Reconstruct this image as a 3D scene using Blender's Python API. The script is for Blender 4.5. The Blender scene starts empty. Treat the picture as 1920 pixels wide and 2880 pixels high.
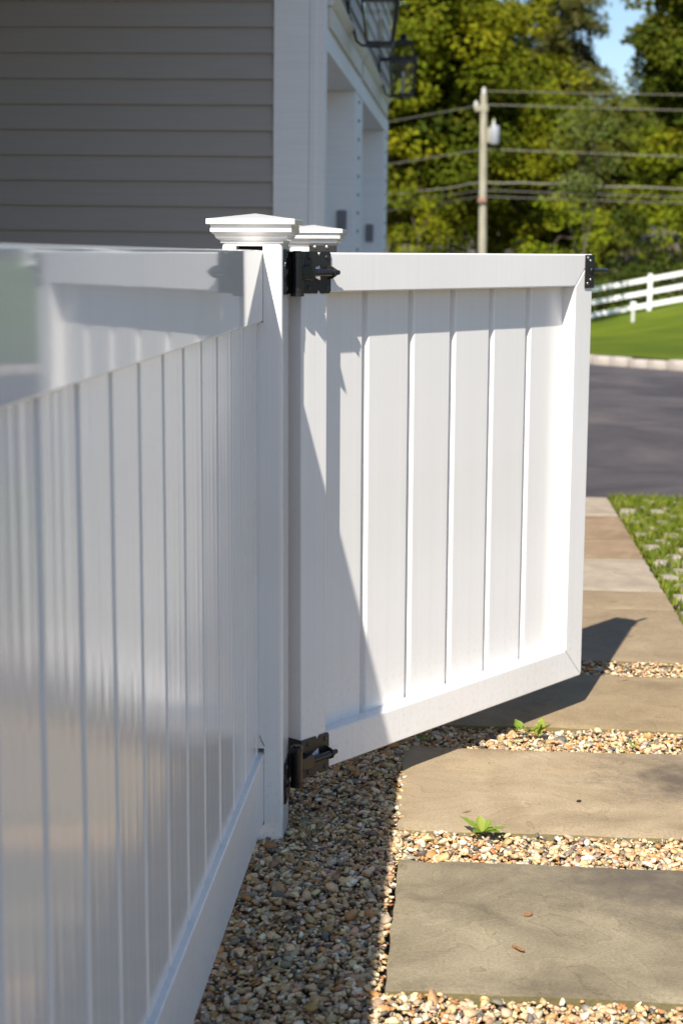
import bpy, bmesh, math, random
import numpy as np
from mathutils import Vector, Matrix, noise
from mathutils.geometry import tessellate_polygon

random.seed(7); rng = np.random.default_rng(7)
SC = bpy.context.scene
COL = SC.collection

# ------------------------------------------------------------------ camera
F_PX, TILT, ROLL, YAW = 4574.9, .1578, .012, .0714
CAM = Vector((.4316, -3.4023, 1.2691))
cd = bpy.data.cameras.new('camera'); cam = bpy.data.objects.new('camera', cd); COL.objects.link(cam)
fw = Vector((-math.sin(YAW), math.cos(YAW), 0)); rt = Vector((math.cos(YAW), math.sin(YAW), 0)); up = Vector((0, 0, 1))
f2 = fw * math.cos(TILT) - up * math.sin(TILT); u2 = up * math.cos(TILT) + fw * math.sin(TILT)
r3 = rt * math.cos(ROLL) + u2 * math.sin(ROLL); u3 = u2 * math.cos(ROLL) - rt * math.sin(ROLL)
M = Matrix((r3, u3, -f2)).transposed().to_4x4(); M.translation = CAM
cam.matrix_world = M
cd.sensor_fit = 'VERTICAL'; cd.sensor_height = 36; cd.sensor_width = 24; cd.lens = F_PX / 2880 * 36
cd.clip_start = .05; cd.clip_end = 800
cd.dof.use_dof = True; cd.dof.focus_distance = 3.55; cd.dof.aperture_fstop = 5.0
cd.dof.aperture_blades = 9
SC.camera = cam

# ------------------------------------------------------------------ light
TO_SUN = Vector((-.228, -.915, 1.0)).normalized()
W = bpy.data.worlds.new('World'); SC.world = W; W.use_nodes = True
nt = W.node_tree; nt.nodes.clear()
sky = nt.nodes.new('ShaderNodeTexSky'); sky.sky_type = 'NISHITA'; sky.sun_disc = False
sky.sun_elevation = math.asin(TO_SUN.z); sky.sun_rotation = math.atan2(TO_SUN.x, TO_SUN.y)
sky.altitude = 100; sky.air_density = 1.0; sky.dust_density = .5; sky.ozone_density = 2.8
bg = nt.nodes.new('ShaderNodeBackground'); bg.inputs[1].default_value = .082
wo = nt.nodes.new('ShaderNodeOutputWorld')
nt.links.new(sky.outputs[0], bg.inputs[0]); nt.links.new(bg.outputs[0], wo.inputs[0])
sl = bpy.data.lights.new('sun', 'SUN'); sl.energy = 4.75; sl.angle = math.radians(.53); sl.color = (1, .935, .84)
so = bpy.data.objects.new('sun', sl); COL.objects.link(so); so.location = (-6, -20, 25)
so.rotation_euler = TO_SUN.to_track_quat('Z', 'Y').to_euler()
SC.view_settings.view_transform = 'Standard'; SC.view_settings.look = 'None'
SC.view_settings.exposure = .86; SC.view_settings.gamma = 1; SC.view_settings.use_curve_mapping = False
SC.cycles.max_bounces = 8; SC.cycles.diffuse_bounces = 4; SC.cycles.glossy_bounces = 4
SC.cycles.transparent_max_bounces = 12; SC.cycles.use_denoising = True
SC.cycles.sample_clamp_indirect = 8

# ------------------------------------------------------------------ helpers
def new_mat(name):
    m = bpy.data.materials.new(name); m.use_nodes = True
    n = m.node_tree.nodes; b = n['Principled BSDF']
    return m, n, m.node_tree.links, b
def rgb(c): return (c[0], c[1], c[2], 1)
def simple(name, c, rough=.6, spec=.5, metal=0):
    m, n, l, b = new_mat(name)
    b.inputs['Base Color'].default_value = rgb(c); b.inputs['Roughness'].default_value = rough
    b.inputs['Specular IOR Level'].default_value = spec; b.inputs['Metallic'].default_value = metal
    return m
def nd(n, t, **kw):
    x = n.new(t)
    for k, v in kw.items():
        if k.startswith('i_'): x.inputs[k[2:].replace('_', ' ')].default_value = v
        else: setattr(x, k, v)
    return x
def coords(n, l, scale=(1, 1, 1), src='Object'):
    t = n.new('ShaderNodeTexCoord'); mp = n.new('ShaderNodeMapping'); mp.inputs['Scale'].default_value = scale
    l.new(t.outputs[src], mp.inputs['Vector']); return mp.outputs['Vector']
def ramp(n, l, fac, stops):
    r = n.new('ShaderNodeValToRGB'); e = r.color_ramp.elements
    while len(e) < len(stops): e.new(.5)
    for k, (p, c) in enumerate(stops): e[k].position = p; e[k].color = rgb(c) if len(c) == 3 else c
    l.new(fac, r.inputs[0]); return r.outputs[0]

def link(name, me, mat=None, parent=None):
    o = bpy.data.objects.new(name, me)
    if mat is not None and me is not None:
        for m in (mat if isinstance(mat, (list, tuple)) else [mat]):
            me.materials.append(m)
    COL.objects.link(o)
    if parent is not None: o.parent = parent
    return o
def empty(name, loc=(0, 0, 0), rz=0, parent=None):
    o = bpy.data.objects.new(name, None); o.location = loc; o.rotation_euler = (0, 0, rz); o.empty_display_size = .1
    COL.objects.link(o)
    if parent: o.parent = parent
    return o
def tag(o, label=None, cat=None, group=None, kind=None):
    if label: o['label'] = label
    if cat: o['category'] = cat
    if group: o['group'] = group
    if kind: o['kind'] = kind
    return o
def bm_done(bm, name, smooth_angle=None):
    me = bpy.data.meshes.new(name); bm.normal_update(); bm.to_mesh(me); bm.free()
    if smooth_angle:
        me.shade_smooth() if hasattr(me, 'shade_smooth') else None
        me.set_sharp_from_angle(angle=math.radians(smooth_angle))
    return me
def bevel(bm, w, seg=2):
    if w > 0:
        bmesh.ops.bevel(bm, geom=list(bm.edges), offset=w, segments=seg, profile=.5, affect='EDGES', clamp_overlap=True)
def box_bm(bm, x0, x1, y0, y1, z0, z1):
    v = [bm.verts.new(p) for p in ((x0, y0, z0), (x1, y0, z0), (x1, y1, z0), (x0, y1, z0), (x0, y0, z1), (x1, y0, z1), (x1, y1, z1), (x0, y1, z1))]
    for f in ((0, 3, 2, 1), (4, 5, 6, 7), (0, 1, 5, 4), (1, 2, 6, 5), (2, 3, 7, 6), (3, 0, 4, 7)): bm.faces.new([v[i] for i in f])
    return v
def box(name, b, mat, parent=None, bev=.0, seg=2):
    bm = bmesh.new(); box_bm(bm, *b); bevel(bm, bev, seg)
    return flat_faces(link(name, bm_done(bm, name, 40 if bev else None), mat, parent), bev)
def flat_faces(o, bev=1):
    if bev: md = o.modifiers.new('weighted', 'WEIGHTED_NORMAL'); md.keep_sharp = True; md.weight = 90
    return o
def prism_bm(bm, poly, a0, a1, axis, holes=()):
    """extrude a 2-D polygon (with holes) along an axis from a0 to a1; poly coords are the two other axes in order"""
    loops = [list(poly)] + [list(h) for h in holes]
    def P(p, a):
        return {'x': (a, p[0], p[1]), 'y': (p[0], a, p[1]), 'z': (p[0], p[1], a)}[axis]
    if not holes:
        lo = [bm.verts.new(P(p, a0)) for p in poly]; hi = [bm.verts.new(P(p, a1)) for p in poly]
        n = len(poly)
        bm.faces.new(lo[::-1]); bm.faces.new(hi)
        for i in range(n): bm.faces.new((lo[i], lo[(i + 1) % n], hi[(i + 1) % n], hi[i]))
    else:
        tris = tessellate_polygon([[Vector((p[0], p[1], 0)) for p in lp] for lp in loops])
        flat = [p for lp in loops for p in lp]
        lo = [bm.verts.new(P(p, a0)) for p in flat]; hi = [bm.verts.new(P(p, a1)) for p in flat]
        for t in tris:
            bm.faces.new([lo[i] for i in t]); bm.faces.new([hi[i] for i in t][::-1])
        k = 0
        for lp in loops:
            n = len(lp)
            for i in range(n):
                bm.faces.new((lo[k + i], lo[k + (i + 1) % n], hi[k + (i + 1) % n], hi[k + i]))
            k += n
    bmesh.ops.recalc_face_normals(bm, faces=list(bm.faces))
def prism(name, poly, a0, a1, axis, mat, parent=None, bev=0, seg=2, holes=(), smooth=40):
    bm = bmesh.new(); prism_bm(bm, poly, a0, a1, axis, holes); bevel(bm, bev, seg)
    return flat_faces(link(name, bm_done(bm, name, smooth), mat, parent), bev)
def tube_bm(bm, pts, r, n=10, caps=True):
    pts = [Vector(p) for p in pts]; rings = []
    rr = r if isinstance(r, (list, tuple)) else [r] * len(pts)
    prev = None
    for i, p in enumerate(pts):
        d = (pts[min(i + 1, len(pts) - 1)] - pts[max(i - 1, 0)])
        if d.length < 1e-9: d = prev or Vector((0, 0, 1))
        d.normalize(); prev = d
        a = d.cross(Vector((0, 0, 1)) if abs(d.z) < .9 else Vector((1, 0, 0))).normalized(); b = d.cross(a)
        rings.append([bm.verts.new(p + a * math.cos(2 * math.pi * k / n) * rr[i] + b * math.sin(2 * math.pi * k / n) * rr[i]) for k in range(n)])
    for A, B in zip(rings, rings[1:]):
        for k in range(n): bm.faces.new((A[k], A[(k + 1) % n], B[(k + 1) % n], B[k]))
    if caps: bm.faces.new(rings[0][::-1]); bm.faces.new(rings[-1])
    bmesh.ops.recalc_face_normals(bm, faces=list(bm.faces))
def tube(name, pts, r, mat, parent=None, n=12):
    bm = bmesh.new(); tube_bm(bm, pts, r, n)
    return link(name, bm_done(bm, name, 45), mat, parent)
def ball(name, c, r, mat, parent=None, scale=(1, 1, 1), n=10):
    bm = bmesh.new(); bmesh.ops.create_uvsphere(bm, u_segments=n, v_segments=max(5, n * 2 // 3), radius=r)
    for v in bm.verts: v.co = Vector((v.co.x * scale[0], v.co.y * scale[1], v.co.z * scale[2])) + Vector(c)
    return link(name, bm_done(bm, name, 60), mat, parent)
def np_mesh(name, V, F, smooth=True, cols=None):
    """V (n,3), F (m,k) constant-size faces"""
    me = bpy.data.meshes.new(name); k = F.shape[1]
    me.vertices.add(len(V)); me.vertices.foreach_set('co', V.astype(np.float32).ravel())
    me.loops.add(F.size); me.loops.foreach_set('vertex_index', F.astype(np.int32).ravel())
    me.polygons.add(len(F)); me.polygons.foreach_set('loop_start', np.arange(0, F.size, k, dtype=np.int32))
    me.polygons.foreach_set('use_smooth', np.full(len(F), smooth, bool))
    me.update(calc_edges=True)
    if cols is not None:
        a = me.color_attributes.new('tint', 'FLOAT_COLOR', 'POINT')
        a.data.foreach_set('color', np.c_[cols, np.ones(len(cols))].astype(np.float32).ravel())
    return me

# ------------------------------------------------------------------ materials
def pvc(name, rough, wave=(0, 1, 1, 1), c=(.815, .80, .78), specks=.5, streak=.0):
    m, n, l, b = new_mat(name)
    v = coords(n, l)
    vo = nd(n, 'ShaderNodeTexVoronoi', i_Scale=11.0); l.new(v, vo.inputs['Vector'])
    ns = nd(n, 'ShaderNodeTexNoise', i_Scale=4.0, i_Detail=3.0); l.new(v, ns.inputs['Vector'])
    thr = nd(n, 'ShaderNodeMath', operation='MULTIPLY'); l.new(ns.outputs['Fac'], thr.inputs[0]); thr.inputs[1].default_value = .045 * specks
    sub = nd(n, 'ShaderNodeMath', operation='SUBTRACT'); l.new(thr.outputs[0], sub.inputs[0]); sub.inputs[1].default_value = .0225 * specks
    lt = nd(n, 'ShaderNodeMath', operation='LESS_THAN'); l.new(vo.outputs['Distance'], lt.inputs[0]); l.new(sub.outputs[0], lt.inputs[1])
    mx = nd(n, 'ShaderNodeMix', data_type='RGBA'); l.new(lt.outputs[0], mx.inputs[0])
    # faint extrusion streaks and dust
    v2 = coords(n, l, (90, 90, .6))
    n2 = nd(n, 'ShaderNodeTexNoise', i_Scale=1.0, i_Detail=2.0); l.new(v2, n2.inputs['Vector'])
    cr = ramp(n, l, n2.outputs['Fac'], [(.3, tuple(x * .965 for x in c)), (.7, c)])
    n3 = nd(n, 'ShaderNodeTexNoise', i_Scale=2.2, i_Detail=4.0); l.new(v, n3.inputs['Vector'])
    dr = ramp(n, l, n3.outputs['Fac'], [(.35, (.955, .95, .935)), (.6, (1, 1, 1))])
    mu = nd(n, 'ShaderNodeMix', data_type='RGBA', blend_type='MULTIPLY'); mu.inputs[0].default_value = 1
    l.new(cr, mu.inputs[6]); l.new(dr, mu.inputs[7])
    l.new(mu.outputs[2], mx.inputs[6]); mx.inputs[7].default_value = (.12, .1, .07, 1)
    sz = n.new('ShaderNodeSeparateXYZ'); l.new(v, sz.inputs[0])
    mrz = nd(n, 'ShaderNodeMapRange'); l.new(sz.outputs['Z'], mrz.inputs[0]); mrz.inputs[1].default_value = .42; mrz.inputs[2].default_value = .0; mrz.inputs[3].default_value = 0; mrz.inputs[4].default_value = .34
    gn = nd(n, 'ShaderNodeTexNoise', i_Scale=75.0, i_Detail=6.0, i_Roughness=.75); l.new(v, gn.inputs['Vector'])
    gs = nd(n, 'ShaderNodeMapRange'); l.new(gn.outputs['Fac'], gs.inputs[0]); gs.inputs[1].default_value = .52; gs.inputs[2].default_value = .72
    gm = nd(n, 'ShaderNodeMath', operation='MULTIPLY'); l.new(mrz.outputs[0], gm.inputs[0]); l.new(gs.outputs[0], gm.inputs[1])
    mg = nd(n, 'ShaderNodeMix', data_type='RGBA'); l.new(gm.outputs[0], mg.inputs[0]); l.new(mx.outputs[2], mg.inputs[6]); mg.inputs[7].default_value = (.26, .20, .13, 1)
    l.new(mg.outputs[2], b.inputs['Base Color'])
    b.inputs['Roughness'].default_value = rough; b.inputs['IOR'].default_value = 1.5
    if wave[0]:
        v3 = coords(n, l, wave[1:])
        n4 = nd(n, 'ShaderNodeTexNoise', i_Scale=1.0, i_Detail=2.0, i_Roughness=.55); l.new(v3, n4.inputs['Vector'])
        bp = nd(n, 'ShaderNodeBump', i_Strength=1.0, i_Distance=wave[0]); l.new(n4.outputs['Fac'], bp.inputs['Height'])
        l.new(bp.outputs[0], b.inputs['Normal'])
    return m
M_RAILB = pvc('lower_rail_vinyl', .34, (.0002, 2, 4, 6))
M_RAIL = pvc('rail_vinyl', .045, (.00022, 2, 4, 6))
M_BOARD = pvc('board_vinyl', .13, (.0011, 40, 40, .9))
M_POST = pvc('post_vinyl', .16, (.0003, 12, 12, 3), specks=1.0)
M_GATE = pvc('gate_vinyl', .24, (.0003, 40, 40, .8), c=(.82, .805, .785), specks=.8)
M_CAP = pvc('cap_vinyl', .2, specks=.8)
M_DARK = simple('slot_dark', (.03, .022, .018), .8)  # near-black colour painting the shade inside the rail slots
M_BLACK = simple('black_powder_coat', (.010, .010, .011), .26, .55)
M_BLACKM = simple('black_coat_matt', (.016, .0145, .014), .42, .5)
M_SCREW = simple('screw_steel', (.55, .53, .5), .3, .5, 1)
M_SCREWB = simple('screw_black', (.02, .02, .02), .3)

def siding_mat(name, c):
    m, n, l, b = new_mat(name)
    v = coords(n, l, (3, 3, 60)); ns = nd(n, 'ShaderNodeTexNoise', i_Scale=1.0, i_Detail=3.0); l.new(v, ns.inputs['Vector'])
    l.new(ramp(n, l, ns.outputs['Fac'], [(.3, tuple(x * .93 for x in c)), (.7, c)]), b.inputs['Base Color'])
    b.inputs['Roughness'].default_value = .55
    return m
M_SIDING = siding_mat('painted_siding', (.36, .33, .295))
M_TRIM = siding_mat('painted_trim', (.80, .80, .79))
M_CREAM = siding_mat('cream_trim', (.66, .63, .54))
M_ROOF = simple('roof_shingle', (.08, .075, .07), .9)
M_PLATE = simple('grey_plate', (.16, .16, .17), .5)
M_IRON = simple('lantern_iron', (.012, .012, .013), .45)
def glass_mat():
    m, n, l, b = new_mat('lantern_glass'); n.remove(b); out = n['Material Output']
    t = nd(n, 'ShaderNodeBsdfTransparent'); t.inputs[0].default_value = (.97, .985, .975, 1)
    g = nd(n, 'ShaderNodeBsdfGlossy'); g.inputs['Roughness'].default_value = .03
    fr = nd(n, 'ShaderNodeFresnel', i_IOR=1.5); mx = nd(n, 'ShaderNodeMixShader')
    l.new(fr.outputs[0], mx.inputs[0]); l.new(t.outputs[0], mx.inputs[1]); l.new(g.outputs[0], mx.inputs[2]); l.new(mx.outputs[0], out.inputs[0])
    return m
M_GLASS = glass_mat()

def stone_mat(name, c1, c2, c3, stain=None, seed=0., moss=.6):
    m, n, l, b = new_mat(name)
    t = n.new('ShaderNodeTexCoord'); mp = n.new('ShaderNodeMapping'); l.new(t.outputs['Object'], mp.inputs['Vector'])
    mp.inputs['Location'].default_value = (seed * 3.1, seed * 1.7, 0); mp.inputs['Scale'].default_value = (1, 1.15, 1)
    v = mp.outputs['Vector']
    a = nd(n, 'ShaderNodeTexNoise', i_Scale=4.2, i_Detail=7.0, i_Roughness=.6, i_Distortion=.6); l.new(v, a.inputs['Vector'])
    base = ramp(n, l, a.outputs['Fac'], [(.32, c1), (.5, c2), (.68, c3)])
    f = nd(n, 'ShaderNodeTexNoise', i_Scale=160.0, i_Detail=4.0, i_Roughness=.7); l.new(v, f.inputs['Vector'])
    fr = ramp(n, l, f.outputs['Fac'], [(.28, (.66, .65, .62)), (.5, (1, 1, 1)), (.74, (1.28, 1.26, 1.2))])
    mu = nd(n, 'ShaderNodeMix', data_type='RGBA', blend_type='MULTIPLY'); mu.inputs[0].default_value = .85
    l.new(base, mu.inputs[6]); l.new(fr, mu.inputs[7]); col = mu.outputs[2]
    # cleft layers: terraces with thin darker lips
    w = nd(n, 'ShaderNodeTexNoise', i_Scale=2.6, i_Detail=3.0, i_Roughness=.5, i_Distortion=1.4); l.new(v, w.inputs['Vector'])
    q = nd(n, 'ShaderNodeMath', operation='MULTIPLY'); l.new(w.outputs['Fac'], q.inputs[0]); q.inputs[1].default_value = 9
    ge = n.new('ShaderNodeNewGeometry'); gz = n.new('ShaderNodeSeparateXYZ'); l.new(ge.outputs['True Normal'], gz.inputs[0])
    fl = nd(n, 'ShaderNodeMath', operation='FLOOR'); l.new(q.outputs[0], fl.inputs[0])
    frc = nd(n, 'ShaderNodeMath', operation='FRACT'); l.new(q.outputs[0], frc.inputs[0])
    lip = ramp(n, l, frc.outputs[0], [(0, (.66, .63, .60)), (.06, (.97, .97, .97)), (.5, (1.0, 1.0, 1.0)), (1, (1.13, 1.12, 1.1))])
    m2 = nd(n, 'ShaderNodeMix', data_type='RGBA', blend_type='MULTIPLY'); m2.inputs[0].default_value = .62
    l.new(col, m2.inputs[6]); l.new(lip, m2.inputs[7]); col = m2.outputs[2]
    # scattered pale and rusty flecks
    vo = nd(n, 'ShaderNodeTexVoronoi', i_Scale=38.0); l.new(v, vo.inputs['Vector'])
    sp = nd(n, 'ShaderNodeMath', operation='LESS_THAN'); l.new(vo.outputs['Distance'], sp.inputs[0]); sp.inputs[1].default_value = .085
    m3 = nd(n, 'ShaderNodeMix', data_type='RGBA'); sm = nd(n, 'ShaderNodeMath', operation='MULTIPLY'); l.new(sp.outputs[0], sm.inputs[0]); sm.inputs[1].default_value = .4
    l.new(sm.outputs[0], m3.inputs[0]); l.new(col, m3.inputs[6])
    hs = nd(n, 'ShaderNodeSeparateColor'); l.new(vo.outputs['Color'], hs.inputs[0])
    l.new(ramp(n, l, hs.outputs[0], [(.2, (.42, .36, .27)), (.6, (.30, .15, .06)), (.8, (.05, .04, .03))]), m3.inputs[7]); col = m3.outputs[2]
    if stain:
        (sx, sy, srx, sry), sc = stain
        tm = n.new('ShaderNodeMapping'); l.new(t.outputs['Object'], tm.inputs['Vector'])
        tm.inputs['Location'].default_value = (-sx / srx, -sy / sry, 0); tm.inputs['Scale'].default_value = (1 / srx, 1 / sry, 0)
        ln = nd(n, 'ShaderNodeVectorMath', operation='LENGTH'); l.new(tm.outputs[0], ln.inputs[0])
        sn = nd(n, 'ShaderNodeTexNoise', i_Scale=11.0, i_Detail=8.0, i_Roughness=.72); l.new(v, sn.inputs['Vector'])
        ad = nd(n, 'ShaderNodeMath', operation='MULTIPLY_ADD'); l.new(sn.outputs['Fac'], ad.inputs[0]); ad.inputs[1].default_value = 2.0; l.new(ln.outputs['Value'], ad.inputs[2])
        sr = ramp(n, l, ad.outputs[0], [(0, (1, 1, 1)), (.02, (1, 1, 1)), (1, (0, 0, 0))])
        mr = nd(n, 'ShaderNodeMapRange'); l.new(ad.outputs[0], mr.inputs[0]); mr.inputs[1].default_value = 1.25; mr.inputs[2].default_value = 2.1; mr.inputs[3].default_value = .85; mr.inputs[4].default_value = 0
        m4 = nd(n, 'ShaderNodeMix', data_type='RGBA'); l.new(mr.outputs[0], m4.inputs[0]); l.new(col, m4.inputs[6]); m4.inputs[7].default_value = rgb(sc); col = m4.outputs[2]
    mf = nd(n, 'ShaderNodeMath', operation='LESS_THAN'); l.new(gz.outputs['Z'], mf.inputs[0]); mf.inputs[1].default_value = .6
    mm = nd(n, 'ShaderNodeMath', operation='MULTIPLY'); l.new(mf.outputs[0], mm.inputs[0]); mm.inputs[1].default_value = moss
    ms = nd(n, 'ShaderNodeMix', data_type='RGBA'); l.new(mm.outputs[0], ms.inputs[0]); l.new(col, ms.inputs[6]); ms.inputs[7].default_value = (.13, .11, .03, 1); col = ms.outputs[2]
    l.new(col, b.inputs['Base Color']); b.inputs['Roughness'].default_value = .72; b.inputs['Specular IOR Level'].default_value = .3
    hh = nd(n, 'ShaderNodeMath', operation='MULTIPLY_ADD'); l.new(fl.outputs[0], hh.inputs[0]); hh.inputs[1].default_value = .55; l.new(f.outputs['Fac'], hh.inputs[2])
    bp = nd(n, 'ShaderNodeBump', i_Strength=.7, i_Distance=.0026); l.new(hh.outputs[0], bp.inputs['Height']); l.new(bp.outputs[0], b.inputs['Normal'])
    return m

def tint_mat(name, rough=.6, trans=0., spec=.3, noise_amt=0):
    m, n, l, b = new_mat(name)
    a = nd(n, 'ShaderNodeVertexColor', layer_name='tint')
    col = a.outputs['Color']
    if noise_amt:
        v = coords(n, l); f = nd(n, 'ShaderNodeTexNoise', i_Scale=260.0, i_Detail=4.0, i_Roughness=.65); l.new(v, f.inputs['Vector'])
        fr = ramp(n, l, f.outputs['Fac'], [(.3, (1 - noise_amt,) * 3), (.5, (1, 1, 1)), (.7, (1 + noise_amt,) * 3)])
        mu = nd(n, 'ShaderNodeMix', data_type='RGBA', blend_type='MULTIPLY'); mu.inputs[0].default_value = 1
        l.new(col, mu.inputs[6]); l.new(fr, mu.inputs[7]); col = mu.outputs[2]
    l.new(col, b.inputs['Base Color']); b.inputs['Roughness'].default_value = rough; b.inputs['Specular IOR Level'].default_value = spec
    if trans:
        t = nd(n, 'ShaderNodeBsdfTranslucent'); mx = nd(n, 'ShaderNodeMixShader'); mx.inputs[0].default_value = trans
        bc = nd(n, 'ShaderNodeMix', data_type='RGBA', blend_type='MULTIPLY'); bc.inputs[0].default_value = 1; bc.inputs[7].default_value = (1.15, 1.0, .4, 1)
        l.new(col, bc.inputs[6]); l.new(bc.outputs[2], t.inputs[0])
        l.new(b.outputs[0], mx.inputs[1]); l.new(t.outputs[0], mx.inputs[2]); l.new(mx.outputs[0], n['Material Output'].inputs[0])
    return m
M_LEAF = tint_mat('leaves', .7, .35, .12)
M_GRASSB = tint_mat('grass_blades', .6, .3)
M_PEB = tint_mat('pebbles', .55, 0, .35, .22)
def bark_mat(name, c1, c2, sc=(14, 14, 2)):
    m, n, l, b = new_mat(name); v = coords(n, l, sc)
    a = nd(n, 'ShaderNodeTexNoise', i_Scale=1.0, i_Detail=5.0); l.new(v, a.inputs['Vector'])
    l.new(ramp(n, l, a.outputs['Fac'], [(.35, c1), (.65, c2)]), b.inputs['Base Color']); b.inputs['Roughness'].default_value = .9
    bp = nd(n, 'ShaderNodeBump', i_Strength=.6, i_Distance=.02); l.new(a.outputs['Fac'], bp.inputs['Height']); l.new(bp.outputs[0], b.inputs['Normal'])
    return m
M_BARK = bark_mat('bark', (.05, .038, .028), (.12, .095, .07))
M_POLE = bark_mat('weathered_pole', (.24, .22, .16), (.36, .33, .25))

# ------------------------------------------------------------------ setting: ground, driveway, kerb, lawn
def hgt(x, y):
    t = min(1, max(0, (y - 17) / 31)); t = t * t * (3 - 2 * t)
    s = 2.4 * math.tanh(.2 * (x - 6.3) / 2.4)
    return t * (-.42 + s) + max(0, y - 49) * .03
def grid(name, xs, ys, fz, mat, keep=None):
    V = np.array([(x, y, fz(x, y)) for y in ys for x in xs]); nx = len(xs)
    F = np.array([(j * nx + i, j * nx + i + 1, (j + 1) * nx + i + 1, (j + 1) * nx + i) for j in range(len(ys) - 1) for i in range(nx - 1)
                  if keep is None or keep((xs[i] + xs[i + 1]) / 2, (ys[j] + ys[j + 1]) / 2)])
    return link(name, np_mesh(name, V, F), mat)
def ground_mat():
    m, n, l, b = new_mat('soil'); v = coords(n, l)
    a = nd(n, 'ShaderNodeTexNoise', i_Scale=30.0, i_Detail=6.0); l.new(v, a.inputs['Vector'])
    l.new(ramp(n, l, a.outputs['Fac'], [(.35, (.05, .04, .03)), (.65, (.14, .11, .08))]), b.inputs['Base Color']); b.inputs['Roughness'].default_value = .95
    return m
g_xs = [-300, -120, -60, -30] + [x for x in range(-20, 31, 2)] + [40, 60, 120, 300]
g_ys = [-200, -60, -20, 0, 10, 16] + [x for x in range(18, 90, 3)] + [110, 160, 260, 420]
tag(grid('ground', g_xs, g_ys, lambda x, y: hgt(x, y) - .06, ground_mat()), 'dark bare soil under the gravel and trees', kind='structure')

KERB = [(-8, 23.5), (-4, 20.9), (-1, 18.75), (1, 17.2), (2, 16.35), (3, 15.42), (5, 13.4), (8, 10.0), (12, 5), (15, -2)]
def kerb_y(x):
    for (a, b), (c, d) in zip(KERB, KERB[1:]):
        if a <= x <= c: return b + (d - b) * (x - a) / (c - a)
    return KERB[0][1] if x < KERB[0][0] else KERB[-1][1]
def asphalt_mat():
    m, n, l, b = new_mat('asphalt'); v = coords(n, l)
    a = nd(n, 'ShaderNodeTexNoise', i_Scale=220.0, i_Detail=3.0); l.new(v, a.inputs['Vector'])
    c = ramp(n, l, a.outputs['Fac'], [(.3, (.040, .035, .036)), (.6, (.070, .061, .061)), (.75, (.135, .12, .115))])
    p = nd(n, 'ShaderNodeTexNoise', i_Scale=.6, i_Detail=8.0, i_Roughness=.66, i_Distortion=.8); l.new(coords(n, l, (.9, 1.0, 1)), p.inputs['Vector'])
    d = ramp(n, l, p.outputs['Fac'], [(.36, (.50, .48, .54)), (.5, (.92, .91, .95)), (.64, (1.55, 1.46, 1.40))])  # dark and light patches paint dappled tree shadow into the asphalt colour
    mu = nd(n, 'ShaderNodeMix', data_type='RGBA', blend_type='MULTIPLY'); mu.inputs[0].default_value = 1
    l.new(c, mu.inputs[6]); l.new(d, mu.inputs[7]); l.new(mu.outputs[2], b.inputs['Base Color']); b.inputs['Roughness'].default_value = .85
    bp = nd(n, 'ShaderNodeBump', i_Strength=.5, i_Distance=.004); l.new(a.outputs['Fac'], bp.inputs['Height']); l.new(bp.outputs[0], b.inputs['Normal'])
    return m
bm = bmesh.new()
pts = [(-8, 5.30), (14, 5.36)] + [(x, y - .02) for x, y in KERB[::-1] if y > 5.4]
bm.faces.new([bm.verts.new((x, y, -.016)) for x, y in pts]); bmesh.ops.triangulate(bm, faces=list(bm.faces))
bmesh.ops.recalc_face_normals(bm, faces=list(bm.faces))
tag(link('driveway', bm_done(bm, 'driveway'), asphalt_mat()), 'dark purple grey asphalt driveway beyond the stone path', kind='structure')
M_KERB = stone_mat('kerb_granite', (.30, .265, .235), (.38, .34, .305), (.46, .42, .38), moss=0)
kerb = empty('kerb'); tag(kerb, 'pale granite block kerb between driveway and lawn', kind='structure')
kme = None; acc = []
for (a, b), (c, d) in zip(KERB, KERB[1:]):
    L = math.hypot(c - a, d - b); k = int(L / .26)
    for i in range(k): acc.append((a + (c - a) * (i + .5) / k, b + (d - b) * (i + .5) / k, math.atan2(d - b, c - a)))
bm = bmesh.new(); box_bm(bm, -.125, .125, 0, .15, -.1, .088); bevel(bm, .007, 1); kme = bm_done(bm, 'kerb_stone', 50); kme.materials.append(M_KERB)
near_k = [q for q in acc if 0 < q[0] < 6]
for x, y, r in near_k:
    o = link('kerb_stone', kme, None, kerb); o.location = (x + random.uniform(-.01, .01), y, random.uniform(-.012, .012)); o.rotation_euler = (random.uniform(-.02, .02), random.uniform(-.015, .015), r + random.uniform(-.02, .02)); o.scale = (random.uniform(.98, 1.03), 1, random.uniform(.97, 1.05))
bm = bmesh.new()
for x, y, r in acc:
    if 0 < x < 6: continue
    for v in box_bm(bm, -.115, .115, 0, .15, -.1, .088): v.co = Matrix.Rotation(r, 3, 'Z') @ v.co + Vector((x, y, 0))
o = link('kerb_stone_run', bm_done(bm, 'kerb_stone_run'), M_KERB, kerb); o['kind'] = 'stuff'
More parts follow.
